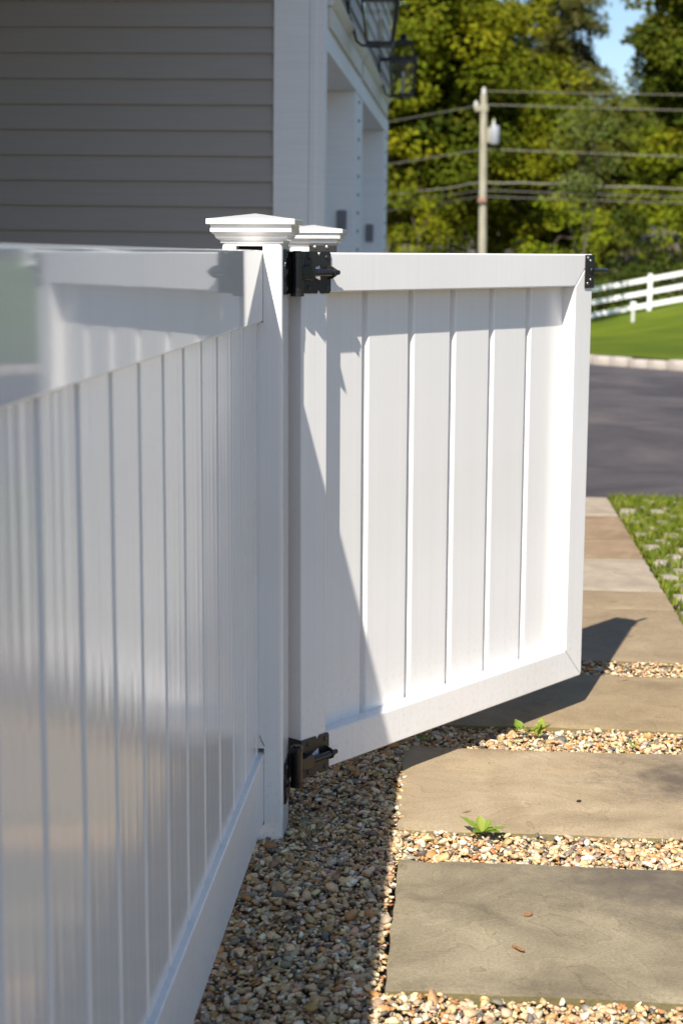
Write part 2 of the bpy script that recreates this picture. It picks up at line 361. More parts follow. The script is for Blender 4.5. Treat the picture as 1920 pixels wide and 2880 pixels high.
def lawn_mat():
    m, n, l, b = new_mat('lawn_grass'); v = coords(n, l)
    a = nd(n, 'ShaderNodeTexNoise', i_Scale=.55, i_Detail=5.0); l.new(v, a.inputs['Vector'])
    c = ramp(n, l, a.outputs['Fac'], [(.36, (.095, .15, .006)), (.52, (.14, .195, .007)), (.68, (.19, .225, .010))])
    f = nd(n, 'ShaderNodeTexNoise', i_Scale=25.0, i_Detail=5.0, i_Roughness=.8); l.new(v, f.inputs['Vector'])
    d = ramp(n, l, f.outputs['Fac'], [(.3, (.55, .6, .5)), (.55, (1, 1, 1)), (.75, (1.35, 1.3, 1.2))])
    mu = nd(n, 'ShaderNodeMix', data_type='RGBA', blend_type='MULTIPLY'); mu.inputs[0].default_value = 1
    l.new(c, mu.inputs[6]); l.new(d, mu.inputs[7]); l.new(mu.outputs[2], b.inputs['Base Color']); b.inputs['Roughness'].default_value = .8; b.inputs['Specular IOR Level'].default_value = .15
    bp = nd(n, 'ShaderNodeBump', i_Strength=1, i_Distance=.06); l.new(f.outputs['Fac'], bp.inputs['Height']); l.new(bp.outputs[0], b.inputs['Normal'])
    return m
M_LAWN = lawn_mat()
xs = [-8 + .8 * i for i in range(30)] + [18, 22, 30, 40, 60]
V = []; F = []; nt_ = 26
for x in xs:
    y0 = kerb_y(x) + .15 if x <= 15 else -4
    for k in range(nt_):
        s = (k / (nt_ - 1)) ** 1.3; y = y0 + (54 - y0) * s
        V.append((x, y, hgt(x, y) + .075 * max(0, 1 - s * 3) + .02 + .02 * noise.noise((x, y * .5, 0))))
for i in range(len(xs) - 1):
    for k in range(nt_ - 1): F.append((i * nt_ + k, (i + 1) * nt_ + k, (i + 1) * nt_ + k + 1, i * nt_ + k + 1))
tag(link('lawn', np_mesh('lawn', np.array(V), np.array(F)), M_LAWN), 'mown green lawn sloping up beyond the kerb', kind='structure')

# ------------------------------------------------------------------ flagstone path
path = empty('path'); tag(path, 'flagstone path of rectangular bluestone slabs set in gravel', kind='structure')
def flagstone(x0, x1, y0, y1, mat, z=0., seed=0, label=None):
    nx, ny = int((x1 - x0) / .025), max(4, int((y1 - y0) / .025)); cx, cy = (x0 + x1) / 2, (y0 + y1) / 2
    bm = bmesh.new(); G = []
    for j in range(ny + 1):
        row = []
        for i in range(nx + 1):
            x, y = x0 + (x1 - x0) * i / nx, y0 + (y1 - y0) * j / ny
            ex, ey = min(i, nx - i), min(j, ny - j)
            if ex == 0: x += .0056 * noise.noise((y * 14, seed, 3)) + (.010 if i == 0 else -.010) * max(0, noise.noise((y * 9, seed, 21)) - .28) * 2
            if ey == 0: y += .0056 * noise.noise((x * 14, seed, 9)) + (.012 if j == 0 else -.012) * max(0, noise.noise((x * 9, seed, 31)) - .28) * 2
            zz = .0022 * noise.noise((x * 5, y * 6, seed)) + .0012 * math.floor(4 * noise.noise((x * 3, y * 3.6, seed + 5))) / 2
            if min(ex, ey) == 0: zz -= .0045
            row.append(bm.verts.new((x - cx, y - cy, zz)))
        G.append(row)
    for j in range(ny):
        for i in range(nx): bm.faces.new((G[j][i], G[j][i + 1], G[j + 1][i + 1], G[j + 1][i]))
    rim = [G[0][i] for i in range(nx + 1)] + [G[j][nx] for j in range(1, ny + 1)] + [G[ny][i] for i in range(nx - 1, -1, -1)] + [G[j][0] for j in range(ny - 1, 0, -1)]
    low = [bm.verts.new((v.co.x, v.co.y, -.045)) for v in rim]; n = len(rim)
    for i in range(n): bm.faces.new((rim[i], low[i], low[(i + 1) % n], rim[(i + 1) % n]))
    o = link('flagstone', bm_done(bm, 'flagstone', 35), mat, path); o.location = (cx, cy, z)
    if label: o['label'] = label
    return o
olive = stone_mat('stone_olive', (.135, .11, .072), (.215, .178, .115), (.27, .228, .15), ((.24, .22, .5, .22), (.09, .072, .055)), seed=1.)
tan2 = stone_mat('stone_tan_stained', (.225, .168, .10), (.295, .226, .14), (.35, .275, .178), ((.33, .10, .34, .24), (.075, .058, .045)), seed=2.3)
tan3 = stone_mat('stone_tan', (.20, .147, .084), (.26, .194, .112), (.31, .236, .14), seed=4.1)
tan4 = stone_mat('stone_buff', (.21, .155, .095), (.26, .195, .12), (.30, .23, .145), seed=5.2)
rose = stone_mat('stone_rose', (.20, .135, .08), (.245, .17, .105), (.29, .205, .13), seed=6.6)
pale = stone_mat('stone_pale', (.26, .215, .16), (.32, .265, .20), (.37, .31, .24), seed=7.4)
flagstone(.325, 1.235, -1.55, -.925, tan3, seed=11)
flagstone(.326, 1.235, -.722, -.097, olive, seed=12, label='olive grey slab nearest the camera')
flagstone(.311, 1.235, .087, .716, tan2, seed=13, label='tan slab with a dark stain on its far side')
flagstone(.305, 1.235, .925, 1.512, tan3, seed=14)
flagstone(.31, 1.232, 1.695, 2.465, tan4, seed=15)
flagstone(.31, 1.232, 2.471, 2.797, tan4, seed=16)
flagstone(.31, 1.232, 2.803, 3.493, pale, seed=17, label='palest slab of the path')
flagstone(.31, 1.232, 3.499, 3.975, rose, seed=18, label='rose tinted slab')
flagstone(.31, 1.232, 3.981, 4.638, rose, seed=19)
flagstone(.31, 1.232, 4.644, 5.285, pale, seed=20)

# ------------------------------------------------------------------ gravel (one stuff object of real pebbles)
def gravel():
    # 26-vertex pebble prototypes (subdivided, rounded and dented cubes)
    bm = bmesh.new(); bmesh.ops.create_cube(bm, size=2); bmesh.ops.subdivide_edges(bm, edges=list(bm.edges), cuts=1, use_grid_fill=True)
    bm.verts.ensure_lookup_table()
    base = np.array([v.co[:] for v in bm.verts]); faces = np.array([[v.index for v in f.verts] for f in bm.faces]); bm.free()
    sph = base / np.linalg.norm(base, axis=1, keepdims=True)
    protos = []
    for k in range(24):
        w = rng.uniform(.35, .9); p = sph * w + base * .66 * (1 - w)
        p *= 1 + rng.normal(0, .12, (26, 1))
        # planar chips
        for _ in range(rng.integers(2, 6)):
            d = rng.normal(size=3); d /= np.linalg.norm(d); h = p @ d; lim = rng.uniform(.35, .7)
            p -= np.outer(np.maximum(0, h - lim), d)
        protos.append(p)
    protos = np.array(protos)
    P = []
    def area(x0, x1, y0, y1, dens, z=-.012, sz=1.0, ok=None):
        n = int((x1 - x0) * (y1 - y0) * dens)
        nx = max(1, int(math.sqrt(n * (x1 - x0) / (y1 - y0)))); ny = max(1, n // nx)
        gx, gy = np.meshgrid((np.arange(nx) + .5) / nx, (np.arange(ny) + .5) / ny)
        q = np.c_[x0 + (gx.ravel() + rng.uniform(-.75, .75, gx.size) / nx) * (x1 - x0), y0 + (gy.ravel() + rng.uniform(-.75, .75, gx.size) / ny) * (y1 - y0)]
        q = q[(q[:, 0] > x0 - .004) & (q[:, 0] < x1 + .004) & (q[:, 1] > y0 - .004) & (q[:, 1] < y1 + .004)]
        P.append(np.c_[q, np.full(len(q), z), np.full(len(q), sz)])
    area(-.06, .318, -1.02, .95, 17000, -.010)
    area(-.25, .312, .95, 1.9, 11500, -.010, 1.12)
    area(-.3, .306, 1.9, 5.2, 2600, -.012, 1.5)
    for y0, y1, dn, z in ((-.925, -.724, 17000, -.014), (-.097, .087, 17000, -.014), (.716, .925, 14000, -.014), (1.512, 1.695, 11500, -.014)):
        area(.305, 1.30, y0, y1, dn, z)
    st = np.c_[rng.uniform(.33, 1.2, 16), rng.uniform(-.72, 1.5, 16), np.full(16, .004), rng.uniform(.22, .5, 16)]; P.append(st)
    Q = np.concatenate(P); n = len(Q)
    a = np.clip(rng.lognormal(math.log(.0066), .38, n), .0032, .018) * Q[:, 3]
    S = np.c_[a * rng.uniform(.9, 1.35, n), a * rng.uniform(.5, .9, n), a * rng.uniform(.35, .65, n)]
    yaw = rng.uniform(0, 2 * math.pi, n); tx = rng.normal(0, .38, n); ty = rng.normal(0, .32, n)
    cz, sz = np.cos(yaw), np.sin(yaw); cx, sx = np.cos(tx), np.sin(tx); cy, sy = np.cos(ty), np.sin(ty)
    Z = np.zeros(n); O = np.ones(n)
    Rz = np.stack([cz, -sz, Z, sz, cz, Z, Z, Z, O], 1).reshape(n, 3, 3)
    Rx = np.stack([O, Z, Z, Z, cx, -sx, Z, sx, cx], 1).reshape(n, 3, 3)
    Ry = np.stack([cy, Z, sy, Z, O, Z, -sy, Z, cy], 1).reshape(n, 3, 3)
    R = Ry @ Rx @ Rz
    loc = protos[rng.integers(0, len(protos), n)] * S[:, None, :]
    V = np.einsum('nij,nkj->nki', R, loc)
    und = np.array([noise.noise((x * 5, y * 5, 2.)) for x, y in Q[:, :2]]) * .006
    zc = Q[:, 2] + und + rng.uniform(-.012, .006, n) + S[:, 2] * .3
    zc[-16:] = S[-16:, 2] * .5 + .001
    V += np.c_[Q[:, :2], zc][:, None, :]
    # rest against slab edges: keep pebbles off the slab tops
    pal = np.array([(.52, .42, .29), (.44, .33, .21), (.60, .53, .43), (.62, .60, .56), (.40, .26, .13), (.46, .26, .13), (.22, .205, .19), (.135, .135, .14), (.36, .34, .315), (.50, .37, .30), (.34, .24, .18), (.56, .47, .34), (.30, .29, .24)])
    pw = np.array([.18, .13, .13, .08, .075, .055, .06, .04, .075, .07, .04, .06, .025]); pw /= pw.sum()
    C = pal[rng.choice(len(pal), n, p=pw)] * rng.uniform(.78, 1.18, (n, 1)) * rng.normal(1, .04, (n, 3))
    C[-16:] = np.array([.26, .19, .11]) * rng.uniform(.6, 1.3, (16, 1))
    C = np.clip(C ** 1.18 * 1.10 * np.array([1.08, .985, .80]), .02, .85)
    Fq = (faces[None] + (np.arange(n) * 26)[:, None, None]).reshape(-1, 4)
    me = np_mesh('gravel', V.reshape(-1, 3), Fq, True, np.repeat(C, 26, 0))
    return tag(link('gravel', me, M_PEB), 'loose pea gravel of tan, cream and grey pebbles between the slabs', kind='stuff')
gravel()

# ------------------------------------------------------------------ grass pavers to the right of the path
paving = empty('grass_paving'); tag(paving, 'light concrete paver blocks with grass growing in the gaps', kind='structure')
M_PAVER = stone_mat('paver_concrete', (.28, .24, .195), (.36, .31, .255), (.42, .365, .30), seed=9., moss=.4)
bm = bmesh.new(); box_bm(bm, -.047, .047, -.062, .062, -.05, 0); bevel(bm, .012, 2); pme = bm_done(bm, 'paver', 50); pme.materials.append(M_PAVER)
pav = []
for j in range(22):
    for i in range(14):
        x = 1.30 + i * .138 + (.069 if j % 2 else 0); y = 1.75 + j * .172
        if y > 5.24 or (y < 2.0 and x < 1.25): continue
        pav.append((x, y))
for k, (x, y) in enumerate(sorted(pav, key=lambda q: q[0])[:295]):
    o = link('paver', pme, None, paving); o.location = (x + random.uniform(-.018, .018) * (x > 1.35), y + random.uniform(-.022, .022), -.006 + random.uniform(-.006, .005)); o.rotation_euler = (random.uniform(-.04, .04), random.uniform(-.04, .04), random.uniform(-.35, .35)); o.scale = (random.uniform(.6, 1.08), random.uniform(.55, 1.05), 1)
def blades(x0, x1, y0, y1, n, hmin, hmax, keep):
    q = np.c_[rng.uniform(x0, x1, n), rng.uniform(y0, y1, n)]
    q = q[np.array([keep(x, y) for x, y in q])]; n = len(q)
    h = rng.uniform(hmin, hmax, n) * np.interp(q[:, 1], [2, 3.2, 4.2], [.75, .95, 1.35]); w = rng.uniform(.002, .0042, n); an = rng.uniform(0, 6.283, n); ln = rng.normal(0, .5, (n, 2)) * h[:, None]
    dx, dy = np.cos(an) * w, np.sin(an) * w
    b0 = np.c_[q[:, 0] - dx, q[:, 1] - dy, np.full(n, -.03)]; b1 = np.c_[q[:, 0] + dx, q[:, 1] + dy, np.full(n, -.03)]
    m0 = np.c_[q[:, 0] - dx * .7 + ln[:, 0] * .4, q[:, 1] - dy * .7 + ln[:, 1] * .4, -.03 + h * .65]; m1 = np.c_[q[:, 0] + dx * .7 + ln[:, 0] * .4, q[:, 1] + dy * .7 + ln[:, 1] * .4, -.03 + h * .65]
    t = np.c_[q + ln, -.03 + h]; t2 = t + np.c_[dx * .1, dy * .1, np.zeros(n)]
    V = np.stack([b0, b1, m1, m0, t2, t], 1).reshape(-1, 3)
    f = np.arange(n)[:, None] * 6
    F = np.concatenate([f + np.array([[0, 1, 2, 3]]), f + np.array([[3, 2, 4, 5]])])
    pal = np.array([(.13, .20, .012), (.18, .23, .015), (.22, .24, .02), (.09, .15, .01), (.28, .23, .07)])
    C = pal[rng.choice(5, n, p=[.3, .28, .2, .15, .07])] * rng.uniform(.8, 1.2, (n, 1))
    return V, F, np.repeat(C, 6, 0)
def gap(x, y):
    j = round((y - 1.75) / .172); off = .069 if j % 2 else 0; dx = (x - 1.30 - off) / .138; dx = abs(dx - round(dx)) * .138; dy = abs(y - 1.75 - j * .172)
    if dx < .034 and dy < .046: return False
    return noise.noise((x * 3, y * 2.2, 1)) - .02 + .3 * (y - 2.9) / 2 > -.12 or random.random() < .3
V, F, C = blades(1.245, 3.0, 1.85, 5.33, 70000, .020, .044, gap)
tag(link('grass', np_mesh('grass', V, F, True, C), M_GRASSB), 'short green grass growing between the paver blocks', kind='stuff')

# ------------------------------------------------------------------ vinyl fence
LEAN = -.0068
fence = empty('fence', (-.6 * LEAN, 0, 0)); fence.rotation_euler = (0, LEAN, 0)
tag(fence, 'white vinyl privacy fence with glossy top rail and vertical boards, left of the gravel', 'fence')
def post_mesh(name, y, slots):
    h = .0635; bm = bmesh.new(); box_bm(bm, -h, h, y, y + 2 * h, -.25, 1.297)
    ed = [e for e in bm.edges if abs(e.verts[0].co.z - e.verts[1].co.z) > .1]
    bmesh.ops.bevel(bm, geom=ed, offset=.009, segments=4, profile=.5, affect='EDGES')
    o = link(name, bm_done(bm, name, 30), M_POST, fence)
    if not slots: flat_faces(o)
    if slots:
        cb = bmesh.new()
        for z0, z1 in ((1.1238, 1.2818), (.026, .2000)): box_bm(cb, -.0334, .0227, y - .02, y + .05, z0, z1)
        cut = link('cutter', bm_done(cb, 'cutter'), None, fence)
        md = o.modifiers.new('cut', 'BOOLEAN'); md.object = cut; md.operation = 'DIFFERENCE'; md.solver = 'EXACT'
        bpy.context.view_layer.update(); dg = bpy.context.evaluated_depsgraph_get(); me = bpy.data.meshes.new_from_object(o.evaluated_get(dg))
        o.modifiers.clear(); o.data = me; me.shade_smooth(); me.set_sharp_from_angle(angle=math.radians(30)); flat_faces(o); bpy.data.objects.remove(cut)
    return o
CAPP = [(.0655, 1.288), (.0655, 1.2925), (.070, 1.2950), (.0735, 1.2975), (.0765, 1.3025), (.0765, 1.3045), (.0805, 1.3065), (.0830, 1.3095), (.0845, 1.3105), (.0845, 1.3172), (.0838, 1.3178), (.0838, 1.3252), (.0910, 1.3256), (.0918, 1.3264), (.0918, 1.3358), (.0910, 1.3368)]
def cap(parent, y, mat=M_CAP):
    bm = bmesh.new(); rings = []
    for w, z in CAPP: rings.append([bm.verts.new((sx * w, y + sy * w, z)) for sx, sy in ((-1, -1), (1, -1), (1, 1), (-1, 1))])
    for A, B in zip(rings, rings[1:]):
        for k in range(4): bm.faces.new((A[k], A[(k + 1) % 4], B[(k + 1) % 4], B[k]))
    t = bm.verts.new((0, y, 1.3497))
    for k in range(4): bm.faces.new((rings[-1][k], rings[-1][(k + 1) % 4], t))
    bmesh.ops.recalc_face_normals(bm, faces=list(bm.faces))
    return link('post_cap', bm_done(bm, 'post_cap', 28), mat, parent)
p1 = post_mesh('post', 0, True); cap(p1, .0635)
p2 = post_mesh('post', -2.50, False); cap(p2, -2.4365)
box('slot_shade', (-.0325, .0221, .044, .049, 1.125, 1.281), M_DARK, p1)  # dark sheet at the back of the slot, painting its shade
box('slot_shade', (-.0325, .0221, .044, .049, .03, .199), M_DARK, p1)
box('top_rail', (-.0222, .0222, -2.38, .035, 1.1249, 1.2733), M_RAIL, fence, .0032, 3)
box('bottom_rail', (-.0222, .0222, -2.38, .035, .0332, .1883), M_RAILB, fence, .0032, 3)
def board_mesh(w, z0, z1, xf, t, bev=.008, gw=.012):
    """vertical tongue and groove board along +y from 0 to w; face at x = xf; groove bevel at its low-y edge"""
    p = [(xf - bev, 0), (xf - bev, gw), (xf - bev * .86, gw + .0008), (xf - bev * .32, gw + .0024), (xf - bev * .09, gw + .0046), (xf, gw + .0078), (xf, gw + .0086), (xf, w - .0035), (xf, w - .0025), (xf - .0012, w - .0006), (xf - .004, w), (xf - t, w), (xf - t, 0)]
    bm = bmesh.new(); prism_bm(bm, p, z0, z1, 'z'); return bm_done(bm, 'board', 32)
fb = board_mesh(.1753, .17, 1.14, .0105, .021, .013, .012); fb.materials.append(M_BOARD)
for k in range(14):
    o = flat_faces(link('board', fb, None, fence)); o.location = (random.uniform(-.0004, .0004), -.045 - .1757 * (k + 1), 0); o.rotation_euler = (0, 0, random.uniform(-.0035, .0035))
e = board_mesh(.0445, .17, 1.14, .0105, .021, .013, .012); e.materials.append(M_BOARD); o = link('board', e, None, fence); o.location = (0, -.0447, 0)
# hinge leaves screwed to the post's path side
def post_leaf(z0):
    P = []
    for y, z in ((.022, 0), (.026, -.002), (.100, -.002), (.112, .006), (.112, .085), (.100, .093), (.026, .093), (.022, .091), (.022, .066), (.018, .058), (.018, .034), (.022, .026)): P.append((y, z0 + z))
    lf = prism('hinge_leaf', P, .0637, .0682, 'x', M_BLACK, fence, .0008, 1)
    for y, z in ((.034, .012), (.034, .046), (.034, .080)): ball('screw', (.0684, y, z0 + z), .006, M_SCREWB, lf, (.45, 1, 1))
post_leaf(1.1825); post_leaf(.067)

# ------------------------------------------------------------------ gate
GX, GY, GA, GL, GW, GT = .091, .1336, .6208, 1.2017, .0872, .083
Z0, Z1 = .0937, 1.2698
gate = empty('gate', (GX - .6 * LEAN, GY, 0)); gate.rotation_mode = 'ZYX'; gate.rotation_euler = (0, LEAN, -GA)
tag(gate, 'white vinyl gate of vertical boards standing half open on black hinges', 'gate')
fr = .004
def frame_piece(name, poly): return prism(name, poly, -GT, 0, 'x', M_GATE, gate, fr, 3)
g = .0006
frame_piece('top_rail', [(0, Z1), (GL, Z1), (GL - GW, Z1 - GW + g), (GW, Z1 - GW + g)])
frame_piece('bottom_rail', [(0, Z0), (GW, Z0 + GW - g), (GL - GW, Z0 + GW - g), (GL, Z0)])
frame_piece('hinge_stile', [(0, Z0 + g), (0, Z1 - g), (GW - g, Z1 - GW), (GW - g, Z0 + GW)])
frame_piece('latch_stile', [(GL, Z0 + g), (GL - GW + g, Z0 + GW), (GL - GW + g, Z1 - GW), (GL, Z1 - g)])
jt = [.085, .257, .431, .601, .769, .939, 1.118]
for a, b in zip(jt, jt[1:]):
    me = board_mesh(b - a - .0006, Z0 + GW - .012, Z1 - GW + .012, -.038, .026, .0155, .0165); me.materials.append(M_GATE)
    o = flat_faces(link('board', me, None, gate)); o.location = (random.uniform(-.0006, .0006), a, 0); o.rotation_euler = (0, 0, random.uniform(-.004, .004))
def hinge(zc):
    H = .0455; h = empty('hinge', (0, 0, zc), 0, gate)
    out = [(.0, -H + .001), (.041, -H + .0005), (.047, -H), (.0535, -H + .0105), (.061, -H), (.088, -H), (.093, -H + .005), (.093, -.013), (.0895, -.008), (.0895, .008), (.093, .013), (.093, H - .005), (.088, H), (.061, H), (.0535, H - .0105), (.047, H), (0, H)]
    hole = [(.034, -.008), (.034, .008), (.056, .0165), (.060, .0165), (.060, -.0165), (.056, -.0165)]
    prism('gate_leaf', out, .0004, .0034, 'x', M_BLACKM, h, .0, 1, holes=[hole])
    bm = bmesh.new(); box_bm(bm, -.062, .0034, -.0034, -.0004, -H, H); link('side_leaf', bm_done(bm, 'side_leaf'), M_BLACKM, h)
    for y, z in ((.020, .033), (.0795, .033), (.020, -.033), (.0795, -.033)): ball('screw', (.0036, y, z), .0056, M_SCREWB, h, (.5, 1, 1))
    bx, by = .016, -.0335
    bm = bmesh.new(); tube_bm(bm, [(bx, by, -.040), (bx, by, .032)], .0135, 24); tube_bm(bm, [(bx, by, .0325), (bx, by, .0425)], .0148, 24); tube_bm(bm, [(bx, by, -.050), (bx, by, -.0405)], .0148, 24)
    link('barrel', bm_done(bm, 'barrel', 45), M_BLACK, h)
    prism('adjusting_nut', [(bx + .0095 * math.cos(k * 1.0472), by + .0095 * math.sin(k * 1.0472)) for k in range(6)], .043, .0465, 'z', M_BLACK, h)
    prism('knuckle', [(by + .008, -.013), (.006, -.017), (.014, -.012), (.016, -.008), (.016, .008), (.014, .012), (.006, .017), (by + .008, .013)], .0045, .027, 'x', M_BLACK, h, .0015, 1)
    tube('tension_bolt', [(.0175, .014, 0), (.0175, .080, 0)], .0082, M_BLACK, h, 20)
    prism('end_tab', [(.0005, -.0165), (.018, -.013), (.0275, -.008), (.0275, .008), (.018, .013), (.0005, .0165)], .080, .0832, 'y', M_BLACKM, h, .0006, 1)
    prism('bolt_nut', [(.0175 + .0085 * math.cos(k * 1.0472), .0085 * math.sin(k * 1.0472)) for k in range(6)], .0834, .0925, 'y', M_BLACK, h, .0008, 1)
    tube('bolt_end', [(.0175, .0925, 0), (.0175, .1025, 0), (.0175, .1045, 0)], [.0056, .0056, .0035], M_BLACK, h, 14)
hinge(1.2265); hinge(.1340)
lb = empty('latch_bracket', (0, GL, 1.2235), 0, gate)
prism('front_leaf', [(-.043, -.0445), (.0033, -.0445), (.0033, .0445), (-.043, .0445)], .0004, .0034, 'x', M_BLACKM, lb, .0008, 1)
box('side_leaf', (-.055, .0004, .0004, .0034, -.0445, .0445), M_BLACKM, lb)
tube('latch_boss', [(.0036, -.010, .002), (.007, -.010, .002)], [.0095, .0085], M_BLACK, lb, 18)
tube('striker_rod', [(-.012, .0034, .002), (-.012, .090, .002), (-.012, .0945, .002)], [.0064, .0064, .0052], M_BLACK, lb, 18)
for y, z in ((-.032, .0365), (-.0185, .029), (-.0165, -.022), (-.031, -.032)): ball('screw', (.0036, y, z), .0042, M_SCREW, lb, (.5, 1, 1))

# far post that the gate latches to
Y2 = 1.3427
fp = empty('fence_post', (-.6 * LEAN, Y2, 0)); fp.rotation_euler = (0, LEAN, 0)
tag(fp, 'white fence post just behind the gate, its pyramid cap showing above a black latch', 'fence post')
h = .0635
bm = bmesh.new(); box_bm(bm, -h, h, 0, 2 * h, -.25, 1.297); bmesh.ops.bevel(bm, geom=[e for e in bm.edges if abs(e.verts[0].co.z - e.verts[1].co.z) > .1], offset=.009, segments=4, profile=.5, affect='EDGES')
flat_faces(link('post', bm_done(bm, 'post', 30), M_POST, fp)); cap(fp, h)
lt = box('latch_catch', (-.005, .074, -.016, -.0005, 1.205, 1.2925), M_BLACKM, fp, .002, 2)
for x in (.012, .046): ball('screw', (x, -.0165, 1.285), .0058, M_SCREW, lt, (1, .5, 1))

# ------------------------------------------------------------------ weeds and bits on the stones
def leaf_mesh(L, Wd, curl, lobes=0, seed=0):
    n = 9; V = []; F = []
    for i in range(n + 1):
        t = i / n; w = Wd * (math.sin(math.pi * min(1, t * .93 + .07)) ** .8) * (1 if i < n else 0.06) * (.35 + .65 * t ** .4 if t < .5 else 1)
        if lobes: w *= 1 + .22 * (1 if i % 2 else -1)
        z = curl * math.sin(t * 2.2) * L; x = L * t
        for k, s in ((-1, -1), (0, 0), (1, 1)): V.append((x - (.1 * L * abs(s) if lobes else 0), s * w, z + abs(s) * w * .35))
    for i in range(n):
        for k in range(2): F.append((i * 3 + k, i * 3 + k + 1, i * 3 + k + 4, i * 3 + k + 3))
    return np.array(V), np.array(F)
M_WEED = tint_mat('weed_leaf', .45, .3, .4)
def weed(loc, leaves, label, name='weed', spread=0.):
    r = empty(name, loc); tag(r, label, 'weed')
    for az, el, L, Wd, curl, lob, c in leaves:
        L *= 1.08; Wd *= 1.2
        V, F = leaf_mesh(L, Wd, curl, lob); C = np.tile(np.array(c) * random.uniform(.9, 1.1), (len(V), 1)); C[1::3] *= 1.25
        o = link('leaf', np_mesh('leaf', V, F, True, C), M_WEED, r); o.rotation_euler = (random.uniform(-.2, .2), -el, az); o.location = (random.uniform(-1, 1) * spread, random.uniform(-.6, .6) * spread, .004 + random.uniform(0, .4) * spread)
    return r
gA, gB, gC = (.16, .24, .025), (.12, .20, .02), (.22, .26, .04)
weed((.504, .066, .0), [(2.75, .55, .062, .0105, -.05, 1, gA), (2.2, .25, .03, .008, .1, 0, gB), (1.75, .85, .038, .0105, -.1, 0, gC), (.95, .6, .036, .010, -.05, 0, gA), (-.05, .22, .062, .009, .02, 1, gA), (-.55, .15, .045, .0085, .05, 0, gB), (-2.2, .2, .034, .0085, .05, 0, gB)],
     'small green weed with toothed leaves sprouting at the near edge of the stained tan slab')
weed((.640, .832, .0), [(2.9, .5, .034, .012, -.1, 1, gC), (3.4, .25, .028, .010, -.05, 0, gB), (2.2, .9, .03, .01, -.1, 0, gA), (.5, 1.1, .042, .012, -.1, 1, gC), (-.2, .7, .036, .013, -.1, 1, gB), (-.8, .35, .038, .012, 0, 1, gA), (1.2, 1.2, .05, .011, -.1, 1, gC), (-1.6, .3, .02, .007, 0, 0, (.25, .12, .04)), (1.9, .9, .03, .012, -.2, 0, gA), (.2, .5, .028, .012, -.1, 0, gC), (-2.6, .5, .024, .010, 0, 0, gB), (.8, .8, .03, .011, -.1, 1, gA)],
     'yellow green weed with rounded leaves in the gravel behind the stained tan slab', spread=.028)
weed((.905, .745, .0), [(.3, .5, .018, .004, 0, 0, gA), (2.4, .6, .02, .004, 0, 0, gB), (-1.5, .3, .018, .004, 0, 0, gC)], 'tiny green sprout by the far edge of the stained tan slab')
weed((.357, .735, .0), [(.3, .5, .022, .004, 0, 0, gB), (2.4, .4, .024, .004, 0, 0, gB), (-1.5, .5, .02, .004, 0, 0, gB), (1.2, .9, .022, .004, 0, 0, gB)], 'low dark weed in the shade under the gate')
def chip(name, loc, rot, poly, t, c, label, cat):
    bm = bmesh.new(); prism_bm(bm, poly, 0, t, 'z'); bevel(bm, t * .25, 1)
    for v in bm.verts: v.co.z += .12 * v.co.x
    o = link(name, bm_done(bm, name, 40), bark_mat(name + '_fibre', tuple(x * .7 for x in c), c, (60, 400, 60))); o.location = loc; o.rotation_euler = rot; tag(o, label, cat)
chip('wood_chip', (.564, -.543, .003), (.05, 0, -.95), [(-.0175, -.003), (.010, -.0045), (.017, -.002), (.0175, .002), (-.008, .004), (-.016, .002)], .004, (.36, .18, .07), 'orange brown wood chip lying on the olive slab', 'wood chip')
chip('leaf_scrap', (.588, -.381, .003), (.2, .1, .4), [(-.010, -.002), (-.003, -.007), (.006, -.005), (.010, .001), (.002, .003), (-.004, .006)], .003, (.34, .15, .07), 'curled reddish leaf scrap on the olive slab', 'dead leaf')
chip('seed_husk', (.733, .300, .002), (0, 0, .2), [(-.006, -.002), (.002, -.0045), (.007, -.001), (.004, .003), (-.003, .0035)], .004, (.03, .02, .015), 'dark seed husk on the stained tan slab', 'seed')
for k, (x, y, r, L) in enumerate(((.52, -.475, .4, .005), (.47, .205, .2, .012), (.41, .66, .1, .008), (.95, 1.44, .2, .014))):
    chip('leaf_scrap', (x, y, .002), (0, 0, r), [(-L, -.001), (0, -.003), (L, .001), (0, .0025)], .0015, (.40, .24, .12), ['tiny brown speck of leaf on the olive slab beside the wood chip', 'pinkish leaf scrap on the left of the stained tan slab', 'pale leaf scrap at the shaded corner of the stained tan slab', 'leaf scrap on the slab under the gate'][k], 'dead leaf')

M_STRAW = bark_mat('dry_straw', (.24, .18, .08), (.42, .33, .17), (40, 40, 200))
ds = tube('straw_piece', [(.016, -.0015, .229), (.020, -.002, .219), (.0265, -.0025, .206)], .0009, M_STRAW, None, 5); tag(ds, 'tiny dry grass stem stuck to the shaded face of the near post', 'straw')
bm = bmesh.new()
for k in range(26):
    a = rng.uniform(0, 6.283); L = rng.uniform(.03, .075); tube_bm(bm, [(0, 0, 0), (math.cos(a) * L * .45, math.sin(a) * L * .45, L * .5), (math.cos(a) * L, math.sin(a) * L, L * rng.uniform(.2, .6))], [.0009, .0008, .0004], 4)
tu = link('dry_tuft', bm_done(bm, 'dry_tuft'), M_STRAW); tu.location = (.125, .005, .0); tag(tu, 'dead straw coloured grass tuft in the gravel beside the near post', 'grass tuft')

